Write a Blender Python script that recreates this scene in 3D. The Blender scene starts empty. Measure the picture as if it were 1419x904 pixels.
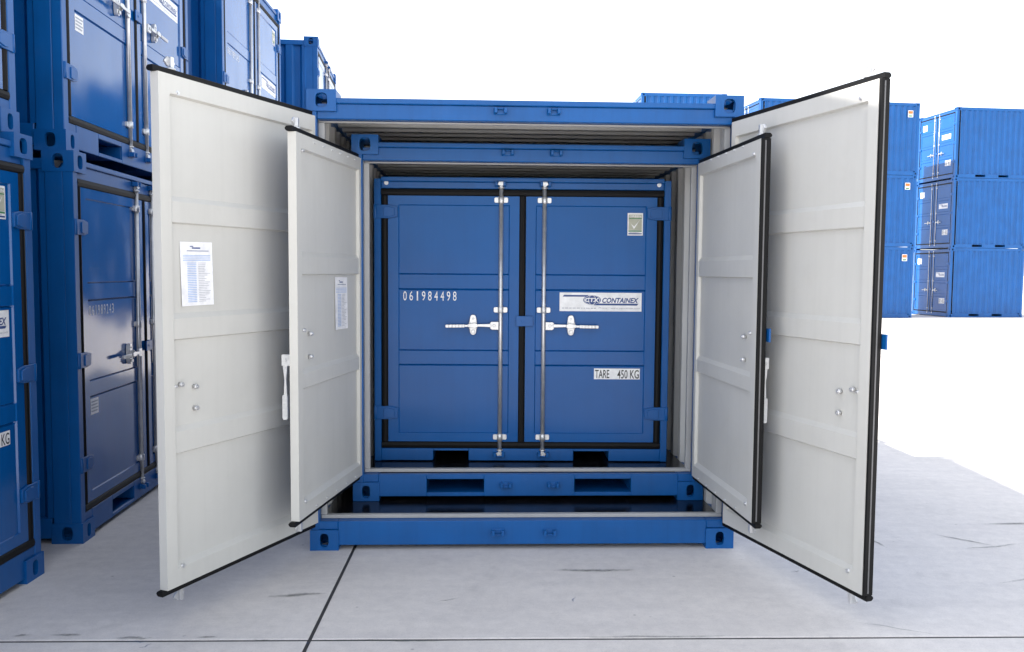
import bpy, math, random
from mathutils import Matrix, Vector
R = math.radians
random.seed(7)
scn = bpy.context.scene
col = scn.collection

# ---------------------------------------------------------------- camera
CAM_Y, CAM_Z = -4.8154, 1.5962
cam_d = bpy.data.cameras.new('camera')
cam_d.sensor_fit = 'HORIZONTAL'
cam_d.sensor_width = 36.0
cam_d.lens = 36.0 * 1180.9 / 1419.0
cam_d.clip_start = 0.05
cam_d.clip_end = 3000
cam = bpy.data.objects.new('camera', cam_d)
col.objects.link(cam)
cam.matrix_world = (Matrix.Translation((0, CAM_Y, CAM_Z)) @ Matrix.Rotation(R(90 - 3.6645), 4, 'X')
                    @ Matrix.Rotation(R(0.4191), 4, 'Z'))
scn.camera = cam

# ---------------------------------------------------------------- sky and sun
SUN_EL, SUN_DRIFT = 47.0, 7.0          # rays travel along +X and drift a little towards +Y
world = bpy.data.worlds.new('World')
scn.world = world
world.use_nodes = True
wn = world.node_tree.nodes
wl = world.node_tree.links
wn.clear()
w_out = wn.new('ShaderNodeOutputWorld')
w_bg = wn.new('ShaderNodeBackground')
w_sky = wn.new('ShaderNodeTexSky')
w_sky.sky_type = 'NISHITA'
w_sky.sun_disc = False
w_sky.sun_elevation = R(SUN_EL)
w_sky.sun_rotation = R(270 + SUN_DRIFT * -1)
w_sky.air_density = 1.0
w_sky.dust_density = 1.0
w_sky.ozone_density = 1.0
w_hs = wn.new('ShaderNodeHueSaturation')
w_hs.inputs['Saturation'].default_value = 0.30
wl.new(w_sky.outputs[0], w_hs.inputs['Color'])
wl.new(w_hs.outputs[0], w_bg.inputs[0])
w_bg.inputs[1].default_value = 0.13
wl.new(w_bg.outputs[0], w_out.inputs[0])

sun_d = bpy.data.lights.new('sun', 'SUN')
sun_d.energy = 3.6
sun_d.angle = R(0.53)
sun_d.color = (1.0, 0.95, 0.88)
sun = bpy.data.objects.new('sun', sun_d)
col.objects.link(sun)
ray = Vector((math.cos(R(SUN_EL)) * math.cos(R(SUN_DRIFT)), math.cos(R(SUN_EL)) * math.sin(R(SUN_DRIFT)), -math.sin(R(SUN_EL))))
sun.rotation_euler = ray.to_track_quat('-Z', 'Y').to_euler()
sun.location = (-20, 0, 25)

vs = scn.view_settings
vs.view_transform = 'Standard'
vs.look = 'None'
vs.gamma = 1.0
vs.use_curve_mapping = False
vs.exposure = 1.83
scn.render.engine = 'CYCLES'
scn.cycles.max_bounces = 8


# ---------------------------------------------------------------- materials
def new_mat(name):
    m = bpy.data.materials.new(name)
    m.use_nodes = True
    return m, m.node_tree.nodes, m.node_tree.links, m.node_tree.nodes['Principled BSDF']


def noise(n, l, vec, scale, detail=3.0, rough=0.5):
    t = n.new('ShaderNodeTexNoise')
    t.inputs['Scale'].default_value = scale
    t.inputs['Detail'].default_value = detail
    t.inputs['Roughness'].default_value = rough
    l.new(vec, t.inputs['Vector'])
    return t.outputs['Fac']


def ramp(n, l, fac, stops):
    r = n.new('ShaderNodeValToRGB')
    e = r.color_ramp.elements
    while len(e) < len(stops):
        e.new(0.5)
    for i, (p, c) in enumerate(stops):
        e[i].position = p
        e[i].color = (c[0], c[1], c[2], 1)
    l.new(fac, r.inputs[0])
    return r.outputs[0]


def obj_vec(n, l, rnd=True):
    tc = n.new('ShaderNodeTexCoord')
    v = tc.outputs['Object']
    if rnd:
        oi = n.new('ShaderNodeObjectInfo')
        mu = n.new('ShaderNodeMath')
        mu.operation = 'MULTIPLY'
        mu.inputs[1].default_value = 37.0
        l.new(oi.outputs['Random'], mu.inputs[0])
        ad = n.new('ShaderNodeVectorMath')
        ad.operation = 'ADD'
        l.new(v, ad.inputs[0])
        l.new(mu.outputs[0], ad.inputs[1])
        v = ad.outputs[0]
    return v


def paint(name, c, rough, wave=0.0, wscale=2.2, var=0.12, dirt=0.0, spec=0.5, chips=0.0):
    m, n, l, b = new_mat(name)
    b.inputs['Specular IOR Level'].default_value = spec
    v = obj_vec(n, l)
    a = noise(n, l, v, 2.5, 5, 0.6)
    lo = [x * (1 - var) for x in c]
    hi = [min(1, x * (1 + var)) for x in c]
    cc = ramp(n, l, a, [(0.3, lo), (0.7, hi)])
    if dirt > 0:
        d = noise(n, l, v, 9, 8, 0.7)
        dm = ramp(n, l, d, [(0.55, (0, 0, 0)), (0.85, (dirt, dirt, dirt))])
        mx = n.new('ShaderNodeMixRGB')
        l.new(dm, mx.inputs[0])
        l.new(cc, mx.inputs[1])
        mx.inputs[2].default_value = (0.25, 0.22, 0.18, 1)
        cc = mx.outputs[0]
    # faint vertical runs and small scrapes
    mp = n.new('ShaderNodeMapping')
    mp.inputs['Scale'].default_value = (26, 26, 0.9)
    l.new(v, mp.inputs[0])
    st = noise(n, l, mp.outputs[0], 1.0, 5, 0.6)
    sc = ramp(n, l, st, [(0.30, (1 - var * 0.9,) * 3), (0.5, (1, 1, 1)), (0.78, (1 + var * 0.5,) * 3)])
    mm = n.new('ShaderNodeMixRGB')
    mm.blend_type = 'MULTIPLY'
    mm.inputs[0].default_value = 0.8
    l.new(cc, mm.inputs[1])
    l.new(sc, mm.inputs[2])
    cc = mm.outputs[0]
    if chips > 0:
        mp2 = n.new('ShaderNodeMapping')
        mp2.inputs['Scale'].default_value = (5, 5, 9)
        mp2.inputs['Rotation'].default_value = (0.3, 0.4, 0.2)
        l.new(v, mp2.inputs[0])
        ch = noise(n, l, mp2.outputs[0], 5.0, 9, 0.82)
        cm = ramp(n, l, ch, [(0.715, (0, 0, 0)), (0.735, (chips, chips, chips))])
        m4 = n.new('ShaderNodeMixRGB')
        l.new(cm, m4.inputs[0])
        l.new(cc, m4.inputs[1])
        m4.inputs[2].default_value = (0.30, 0.31, 0.33, 1)
        cc = m4.outputs[0]
    l.new(cc, b.inputs['Base Color'])
    rr = noise(n, l, v, 6, 6, 0.7)
    mr = n.new('ShaderNodeMapRange')
    mr.inputs[3].default_value = rough * 0.8
    mr.inputs[4].default_value = rough * 1.25
    l.new(rr, mr.inputs[0])
    l.new(mr.outputs[0], b.inputs['Roughness'])
    # orange peel plus shallow waviness of the sheet
    h = noise(n, l, v, wscale, 1.0, 0.4)
    b1 = n.new('ShaderNodeBump')
    b1.inputs['Strength'].default_value = 1.0
    b1.inputs['Distance'].default_value = wave
    l.new(h, b1.inputs['Height'])
    h2 = noise(n, l, v, 160, 2, 0.5)
    b2 = n.new('ShaderNodeBump')
    b2.inputs['Strength'].default_value = 0.25
    b2.inputs['Distance'].default_value = 0.0006
    l.new(h2, b2.inputs['Height'])
    l.new(b1.outputs[0], b2.inputs['Normal'])
    l.new(b2.outputs[0], b.inputs['Normal'])
    return m


def plain(name, c, rough, metal=0.0, bump=0.0, spec=0.5):
    m, n, l, b = new_mat(name)
    b.inputs['Specular IOR Level'].default_value = spec
    v = obj_vec(n, l)
    a = noise(n, l, v, 20, 6, 0.65)
    cc = ramp(n, l, a, [(0.3, [x * 0.85 for x in c]), (0.7, [min(1, x * 1.1) for x in c])])
    l.new(cc, b.inputs['Base Color'])
    b.inputs['Roughness'].default_value = rough
    b.inputs['Metallic'].default_value = metal
    if bump:
        bp = n.new('ShaderNodeBump')
        bp.inputs['Strength'].default_value = 0.5
        bp.inputs['Distance'].default_value = bump
        l.new(noise(n, l, v, 60, 4), bp.inputs['Height'])
        l.new(bp.outputs[0], b.inputs['Normal'])
    return m


BLUE = (0.0020, 0.082, 0.285)
M = {}
M['frame'] = paint('blue_frame_paint', BLUE, 0.34, 0.0006, 3.0, 0.12, 0.05, 0.35, 0.5)
M['panel'] = paint('blue_door_paint', BLUE, 0.16, 0.012, 1.9, 0.06, 0.02, 0.24)
M['panel_gloss'] = paint('glossy_blue_door_paint', BLUE, 0.09, 0.010, 2.0, 0.06, 0.02, 0.60)
M['white'] = paint('grey_white_paint', (0.535, 0.528, 0.495), 0.42, 0.002, 2.0, 0.035, 0.09)
M['grey'] = paint('grey_interior_paint', (0.58, 0.58, 0.565), 0.45, 0.001, 2.0, 0.06, 0.12)
M['rim'] = paint('grey_rim_paint', (0.36, 0.36, 0.355), 0.5, 0.001, 2.0, 0.08, 0.15)
M['seal'] = plain('black_rubber', (0.0045, 0.0045, 0.005), 0.6, 0, 0.0006, 0.2)
M['zinc'] = plain('zinc_plated_steel', (0.60, 0.605, 0.615), 0.34, 0.65)
M['floor'] = paint('black_floor_film', (0.006, 0.006, 0.008), 0.2, 0.0012, 1.4, 0.3, 0.12, 0.5, 0.4)
M['label'] = plain('white_label', (0.80, 0.80, 0.80), 0.4)
M['ink'] = plain('black_ink', (0.012, 0.012, 0.012), 0.5)
M['print_blue'] = plain('blue_print', (0.012, 0.05, 0.20), 0.5)
M['print_grey'] = plain('grey_print', (0.32, 0.34, 0.38), 0.6)
M['print_pale'] = plain('pale_blue_print', (0.36, 0.48, 0.72), 0.6)
M['print_green'] = plain('green_print', (0.05, 0.20, 0.07), 0.5)
M['print_tan'] = plain('tan_print', (0.42, 0.42, 0.33), 0.5)
M['paper'] = plain('paper', (0.80, 0.80, 0.82), 0.7)
M['clamp'] = plain('dull_aluminium', (0.13, 0.13, 0.135), 0.5, 0.3)
M['print_orange'] = plain('orange_print', (0.55, 0.16, 0.03), 0.5)
M['plastic'] = plain('white_plastic_grip', (0.75, 0.75, 0.74), 0.45)


def concrete():
    m, n, l, b = new_mat('concrete')
    tc = n.new('ShaderNodeNewGeometry')
    v = tc.outputs['Position']
    a = noise(n, l, v, 0.7, 6, 0.6)
    c1 = ramp(n, l, a, [(0.3, (0.585, 0.555, 0.535)), (0.7, (0.66, 0.625, 0.60))])
    f = noise(n, l, v, 14, 8, 0.75)
    c2 = ramp(n, l, f, [(0.3, (0.88, 0.88, 0.89)), (0.65, (1.04, 1.04, 1.035))])
    mx = n.new('ShaderNodeMixRGB')
    mx.blend_type = 'MULTIPLY'
    mx.inputs[0].default_value = 1.0
    l.new(c1, mx.inputs[1])
    l.new(c2, mx.inputs[2])
    # streaky trowel and tyre wear, stretched along X
    mp = n.new('ShaderNodeMapping')
    mp.inputs['Scale'].default_value = (0.35, 2.6, 1)
    mp.inputs['Rotation'].default_value = (0, 0, 0.06)
    l.new(v, mp.inputs[0])
    s = noise(n, l, mp.outputs[0], 2.4, 7, 0.65)
    c3 = ramp(n, l, s, [(0.30, (0.93, 0.93, 0.935)), (0.55, (1.01, 1.01, 1.005)), (0.75, (1.04, 1.035, 1.03))])
    m2 = n.new('ShaderNodeMixRGB')
    m2.blend_type = 'MULTIPLY'
    m2.inputs[0].default_value = 1.0
    l.new(mx.outputs[0], m2.inputs[1])
    l.new(c3, m2.inputs[2])
    # sparse dark specks
    vo = n.new('ShaderNodeTexVoronoi')
    vo.inputs['Scale'].default_value = 5.0
    l.new(v, vo.inputs['Vector'])
    sp = ramp(n, l, vo.outputs['Distance'], [(0.02, (0.45, 0.45, 0.47)), (0.05, (1, 1, 1))])
    m3 = n.new('ShaderNodeMixRGB')
    m3.blend_type = 'MULTIPLY'
    m3.inputs[0].default_value = 0.7
    l.new(m2.outputs[0], m3.inputs[1])
    l.new(sp, m3.inputs[2])
    l.new(m3.outputs[0], b.inputs['Base Color'])
    b.inputs['Roughness'].default_value = 0.72
    # fine aggregate grain and small blotches
    g2 = noise(n, l, v, 130, 4, 0.8)
    c4 = ramp(n, l, g2, [(0.28, (0.74, 0.74, 0.75)), (0.46, (1.0, 1.0, 1.0)), (0.75, (1.08, 1.08, 1.07))])
    g3 = noise(n, l, v, 3.3, 9, 0.72)
    c5 = ramp(n, l, g3, [(0.32, (0.87, 0.87, 0.875)), (0.44, (1.0, 1.0, 1.0))])
    last = m3.outputs[0]
    for cc in (c4, c5):
        mm = n.new('ShaderNodeMixRGB')
        mm.blend_type = 'MULTIPLY'
        mm.inputs[0].default_value = 0.8
        l.new(last, mm.inputs[1])
        l.new(cc, mm.inputs[2])
        last = mm.outputs[0]
    l.new(last, b.inputs['Base Color'])
    bp = n.new('ShaderNodeBump')
    bp.inputs['Strength'].default_value = 0.6
    bp.inputs['Distance'].default_value = 0.0025
    l.new(f, bp.inputs['Height'])
    l.new(bp.outputs[0], b.inputs['Normal'])
    return m


M['concrete'] = concrete()
M['joint'] = plain('joint_filler', (0.035, 0.035, 0.037), 0.8)


def scuff(name, c):
    m, n, l, b = new_mat(name)
    b.inputs['Base Color'].default_value = (*c, 1)
    b.inputs['Roughness'].default_value = 0.8
    tc = n.new('ShaderNodeNewGeometry')
    f = noise(n, l, tc.outputs['Position'], 28, 6, 0.7)
    uv = n.new('ShaderNodeUVMap')
    sx = n.new('ShaderNodeSeparateXYZ')
    l.new(uv.outputs[0], sx.inputs[0])
    e = n.new('ShaderNodeMath')
    e.operation = 'MULTIPLY_ADD'
    l.new(f, e.inputs[0])
    e.inputs[1].default_value = 1.2
    e.inputs[2].default_value = -0.72
    e2 = n.new('ShaderNodeMath')
    e2.operation = 'ADD'
    l.new(e.outputs[0], e2.inputs[0])
    l.new(sx.outputs[0], e2.inputs[1])
    e3 = n.new('ShaderNodeMath')
    e3.operation = 'MULTIPLY'
    e3.use_clamp = True
    e3.inputs[1].default_value = 0.85
    l.new(e2.outputs[0], e3.inputs[0])
    l.new(e3.outputs[0], b.inputs['Alpha'])
    return m


M['scuff'] = scuff('green_grey_scuff', (0.07, 0.085, 0.08))
M['scuff_blue'] = scuff('blue_paint_scuff', (0.03, 0.12, 0.33))


# ---------------------------------------------------------------- mesh builder
class MB:
    def __init__(s):
        s.v, s.f, s.m, s.sm, s.uv = [], [], [], [], {}

    def quad(s, pts, mi=0, smooth=False):
        i = len(s.v)
        s.v += [tuple(p) for p in pts]
        s.f.append(tuple(range(i, i + len(pts))))
        s.m.append(mi)
        s.sm.append(smooth)

    def box(s, x0, x1, y0, y1, z0, z1, mi=0):
        if x0 > x1: x0, x1 = x1, x0
        if y0 > y1: y0, y1 = y1, y0
        if z0 > z1: z0, z1 = z1, z0
        i = len(s.v)
        s.v += [(x0, y0, z0), (x1, y0, z0), (x1, y1, z0), (x0, y1, z0), (x0, y0, z1), (x1, y0, z1), (x1, y1, z1), (x0, y1, z1)]
        for q in ((0, 3, 2, 1), (4, 5, 6, 7), (0, 1, 5, 4), (1, 2, 6, 5), (2, 3, 7, 6), (3, 0, 4, 7)):
            s.f.append(tuple(i + k for k in q))
            s.m.append(mi)
            s.sm.append(False)
        return s

    def prism(s, poly, axis, a, b, mi=0):
        """poly: 2d points, extruded along axis from a to b"""
        def P(p, t):
            return (t, p[0], p[1]) if axis == 'x' else ((p[0], t, p[1]) if axis == 'y' else (p[0], p[1], t))
        n = len(poly)
        i = len(s.v)
        s.v += [P(p, a) for p in poly] + [P(p, b) for p in poly]
        s.f.append(tuple(range(i, i + n))); s.m.append(mi); s.sm.append(False)
        s.f.append(tuple(range(i + 2 * n - 1, i + n - 1, -1))); s.m.append(mi); s.sm.append(False)
        for k in range(n):
            k2 = (k + 1) % n
            s.f.append((i + k, i + n + k, i + n + k2, i + k2)); s.m.append(mi); s.sm.append(False)
        return s

    def cyl(s, p0, p1, r, seg=12, mi=0, r1=None):
        p0, p1 = Vector(p0), Vector(p1)
        r1 = r if r1 is None else r1
        d = (p1 - p0).normalized()
        a = d.orthogonal().normalized()
        b = d.cross(a)
        i = len(s.v)
        for p, rr in ((p0, r), (p1, r1)):
            for k in range(seg):
                t = 2 * math.pi * k / seg
                s.v.append(tuple(p + a * (rr * math.cos(t)) + b * (rr * math.sin(t))))
        for k in range(seg):
            k2 = (k + 1) % seg
            s.f.append((i + k, i + k2, i + seg + k2, i + seg + k)); s.m.append(mi); s.sm.append(True)
        s.f.append(tuple(range(i + seg - 1, i - 1, -1))); s.m.append(mi); s.sm.append(False)
        s.f.append(tuple(range(i + seg, i + 2 * seg))); s.m.append(mi); s.sm.append(False)
        return s

    def mirror_x(s):
        s.v = [(-x, y, z) for x, y, z in s.v]
        s.f = [tuple(reversed(f)) for f in s.f]
        return s

    def mesh(s, name, mats):
        me = bpy.data.meshes.new(name)
        me.from_pydata(s.v, [], s.f)
        for m in (mats if isinstance(mats, (list, tuple)) else [mats]):
            me.materials.append(M[m])
        me.polygons.foreach_set('material_index', s.m)
        me.polygons.foreach_set('use_smooth', s.sm)
        me.update()
        return me

    def build(s, name, mats, parent=None, bevel=0.0, seg=1):
        return link(name, s.mesh(name, mats), parent, bevel, seg)


def link(name, me, parent=None, bevel=0.0, seg=1):
    o = bpy.data.objects.new(name, me)
    col.objects.link(o)
    if parent:
        o.parent = parent
    if bevel:
        b = o.modifiers.new('bevel', 'BEVEL')
        b.width = bevel
        b.segments = seg
        b.limit_method = 'ANGLE'
        b.angle_limit = R(40)
    return o


def empty(name, loc=(0, 0, 0), yaw=0.0):
    o = bpy.data.objects.new(name, None)
    o.empty_display_size = 0.2
    col.objects.link(o)
    o.location = loc
    o.rotation_euler = (0, 0, yaw)
    return o


def tag(o, label, cat, group=None):
    o['label'] = label
    o['category'] = cat
    if group:
        o['group'] = group
    return o


KIDS = {}


def copy_tree(o, parent=None):
    c = o.copy()
    col.objects.link(c)
    c.parent = parent
    for ch in list(o.children):
        copy_tree(ch, c)
    return c


# ---------------------------------------------------------------- lettering (flat print, facing -Y)
TXT = {}


def text_data(s, size=1.0, shear=0.0, bold=0.0):
    key = (s, shear, bold)
    if key not in TXT:
        cu = bpy.data.curves.new('t', 'FONT')
        cu.body = s
        cu.size = 1.0
        cu.shear = shear
        cu.offset = bold
        cu.resolution_u = 3
        o = bpy.data.objects.new('t', cu)
        col.objects.link(o)
        dg = bpy.context.evaluated_depsgraph_get()
        me = bpy.data.meshes.new_from_object(o.evaluated_get(dg))
        vs_ = [tuple(v.co) for v in me.vertices]
        fs = [tuple(p.vertices) for p in me.polygons]
        bpy.data.objects.remove(o)
        bpy.data.curves.remove(cu)
        bpy.data.meshes.remove(me)
        TXT[key] = (vs_, fs)
    return TXT[key]


def put_text(mb, s, x0, x1, z0, z1, y, mi=0, shear=0.0, bold=0.0):
    """fit the text's bounding box into the rectangle"""
    vs_, fs = text_data(s, shear=shear, bold=bold)
    ax, bx = min(v[0] for v in vs_), max(v[0] for v in vs_)
    az, bz = min(v[1] for v in vs_), max(v[1] for v in vs_)
    i = len(mb.v)
    for v in vs_:
        mb.v.append((x0 + (v[0] - ax) / (bx - ax) * (x1 - x0), y, z0 + (v[1] - az) / (bz - az) * (z1 - z0)))
    for f in fs:
        mb.f.append(tuple(i + k for k in f))
        mb.m.append(mi)
        mb.sm.append(False)


# ---------------------------------------------------------------- container parts
def holed_face(mb, c, u, v, n, hu, hv, su, sv, rr, t, N=20):
    """rectangle centre c, half sizes hu,hv along unit u,v, outward normal n, rounded hole half sizes su,sv"""
    angs = sorted(set([round(2 * math.pi * k / N, 6) for k in range(N)] +
                      [round(math.atan2(b * hv, a * hu) % (2 * math.pi), 6) for a in (-1, 1) for b in (-1, 1)]))
    outer, inner, deep = [], [], []
    for a in angs:
        ca, sa = math.cos(a), math.sin(a)
        k = min(hu / abs(ca) if abs(ca) > 1e-6 else 1e9, hv / abs(sa) if abs(sa) > 1e-6 else 1e9)
        outer.append(c + u * (ca * k) + v * (sa * k))
        # superellipse hole
        p = 3.2
        q = (abs(ca / su) ** p + abs(sa / sv) ** p) ** (-1 / p)
        inner.append(c + u * (ca * q) + v * (sa * q))
        deep.append(inner[-1] - n * t)
    L = len(angs)
    for k in range(L):
        k2 = (k + 1) % L
        mb.quad([outer[k], outer[k2], inner[k2], inner[k]])
        mb.quad([inner[k], inner[k2], deep[k2], deep[k]], 0, True)


CASTING = {}


def casting_mesh(top, sx, front, far=False):
    """corner casting with origin at the outer front (or rear) bottom/top corner; sx side, front flag"""
    key = (top, sx, front, far)
    if key in CASTING:
        return CASTING[key]
    mb = MB()
    w, d, h = 0.162, 0.178, 0.118
    N = 8 if far else 20
    X, Y, Z = Vector((1, 0, 0)), Vector((0, 1, 0)), Vector((0, 0, 1))
    c = Vector((0, 0, 0))
    ox = -sx            # body lies inward from the outer corner
    oy = 1 if front else -1
    oz = -1 if top else 1
    cx, cyy, cz = ox * w / 2, oy * d / 2, oz * h / 2
    cc = Vector((cx, cyy, cz))
    hs = 0.033 if top else 0.0245
    holed_face(mb, cc - Y * (oy * d / 2), X, Z, -Y * oy, w / 2, h / 2, hs, 0.040, 0, 0.026, N)
    holed_face(mb, cc + X * (sx * w / 2), Y, Z, X * sx, d / 2, h / 2, 0.03, 0.040, 0, 0.026, N)
    holed_face(mb, cc - Z * (oz * h / 2), X, Y, -Z * oz, w / 2, d / 2, 0.032, 0.062, 0, 0.026, N)
    # closed faces
    def face(cen, u, v, hu, hv):
        mb.quad([cen - u * hu - v * hv, cen + u * hu - v * hv, cen + u * hu + v * hv, cen - u * hu + v * hv])
    face(cc + Y * (oy * d / 2), X, Z, w / 2, h / 2)
    face(cc - X * (sx * w / 2), Y, Z, d / 2, h / 2)
    face(cc + Z * (oz * h / 2), X, Y, w / 2, d / 2)
    CASTING[key] = mb.mesh('corner_casting', ['frame'])
    return CASTING[key]


def corr_profile(a, b, pitch, depth):
    """points (s, off) of a trapezoid corrugation from a to b"""
    n = max(1, round((b - a) / pitch))
    p = (b - a) / n
    pts = [(a, 0)]
    for k in range(n):
        s0 = a + k * p
        pts += [(s0 + p * 0.18, 0), (s0 + p * 0.34, depth), (s0 + p * 0.66, depth), (s0 + p * 0.82, 0)]
    pts.append((b, 0))
    return pts


def corr_wall(axis, a, b, z0, z1, pos, out, pitch=0.2, depth=0.034):
    """vertical corrugated wall; outer face coloured blue (0), inner face grey (1). out = +1/-1 outward direction"""
    mb = MB()
    pr = corr_profile(a, b, pitch, depth)
    for off, mi in ((0.0, 0), (0.004, 1)):
        for (s0, o0), (s1, o1) in zip(pr[:-1], pr[1:]):
            q0, q1 = pos - out * (o0 + off), pos - out * (o1 + off)
            if axis == 'y':
                mb.quad([(q0, s0, z0), (q1, s1, z0), (q1, s1, z1), (q0, s0, z1)], mi)
            else:
                mb.quad([(s0, q0, z0), (s1, q1, z0), (s1, q1, z1), (s0, q0, z1)], mi)
    return mb


def corr_roof(x0, x1, y0, y1, z, pitch=0.2, depth=0.03):
    mb = MB()
    pr = corr_profile(y0, y1, pitch, depth)
    for off, mi in ((0.0, 0), (0.004, 1)):
        for (s0, o0), (s1, o1) in zip(pr[:-1], pr[1:]):
            mb.quad([(x0, s0, z - o0 - off), (x1, s0, z - o0 - off), (x1, s1, z - o1 - off), (x0, s1, z - o1 - off)], mi)
    return mb


def rail_pockets(mb, axis, a, b, y0, y1, z0, z1, pockets, pz0, pz1, depth, dirn, open_bottom=False):
    """rail along x ('x') at depth y0..y1 or along y ('y') at x0..x1, with rectangular fork pockets running inward"""
    def B(s0, s1, t0, t1, u0, u1):
        if axis == 'x':
            mb.box(s0, s1, t0, t1, u0, u1)
        else:
            mb.box(t0, t1, s0, s1, u0, u1)
    cur = a
    for p0, p1 in pockets:
        B(cur, p0, y0, y1, z0, z1)
        B(p0, p1, y0, y1, pz1, z1)
        if not open_bottom:
            B(p0, p1, y0, y1, z0, pz0)
        # tunnel
        yy = y1 if dirn > 0 else y0
        e = yy + dirn * depth
        t0, t1 = min(yy, e), max(yy, e)
        B(p0 - 0.006, p0, t0, t1, pz0, pz1)
        B(p1, p1 + 0.006, t0, t1, pz0, pz1)
        B(p0 - 0.006, p1 + 0.006, t0, t1, pz1 + 0.001, pz1 + 0.007)
        if not open_bottom:
            B(p0 - 0.006, p1 + 0.006, t0, t1, pz0 - 0.007, pz0 - 0.001)
        cur = p1
    B(cur, b, y0, y1, z0, z1)


def relief(mb, w, z0, z1, stile_h, stile_t, hem_b, hem_t, bands, yface, out, dep, mi, soft_top=0.006, soft_bot=0.006, bl=0.12, groove=False):
    """one face of a door leaf: proud stiles, hems and bands round recessed fields. out=+1/-1 direction the face looks along y"""
    t = 0.006
    xs = [0, stile_h, stile_h + t, w - stile_t - t, w - stile_t, w]
    zs = [(z0, 0), (z0 + hem_b, 0), (z0 + hem_b + soft_top, 1)]
    for b0, b1 in bands:
        if groove:
            zs += [(b0 - 0.013, 1), (b0 - 0.007, 1.9), (b0, bl), (b1, bl), (b1 + 0.005, 1.7), (b1 + 0.010, 1)]
        else:
            zs += [(b0 - soft_bot, 1), (b0, bl), (b1, bl), (b1 + soft_top, 1)]
    zs += [(z1 - hem_t - soft_bot, 1), (z1 - hem_t, 0), (z1, 0)]
    g = []
    for z, r in zs:
        row = []
        for k, x in enumerate(xs):
            inn = 1 if k in (2, 3) else 0
            row.append((x, yface - out * dep * r * inn, z))
        g.append(row)
    for j in range(len(zs) - 1):
        for k in range(5):
            q = [g[j][k], g[j][k + 1], g[j + 1][k + 1], g[j + 1][k]]
            if out > 0:
                q.reverse()
            mb.quad(q, mi)


T_LEAF = 0.044


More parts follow.
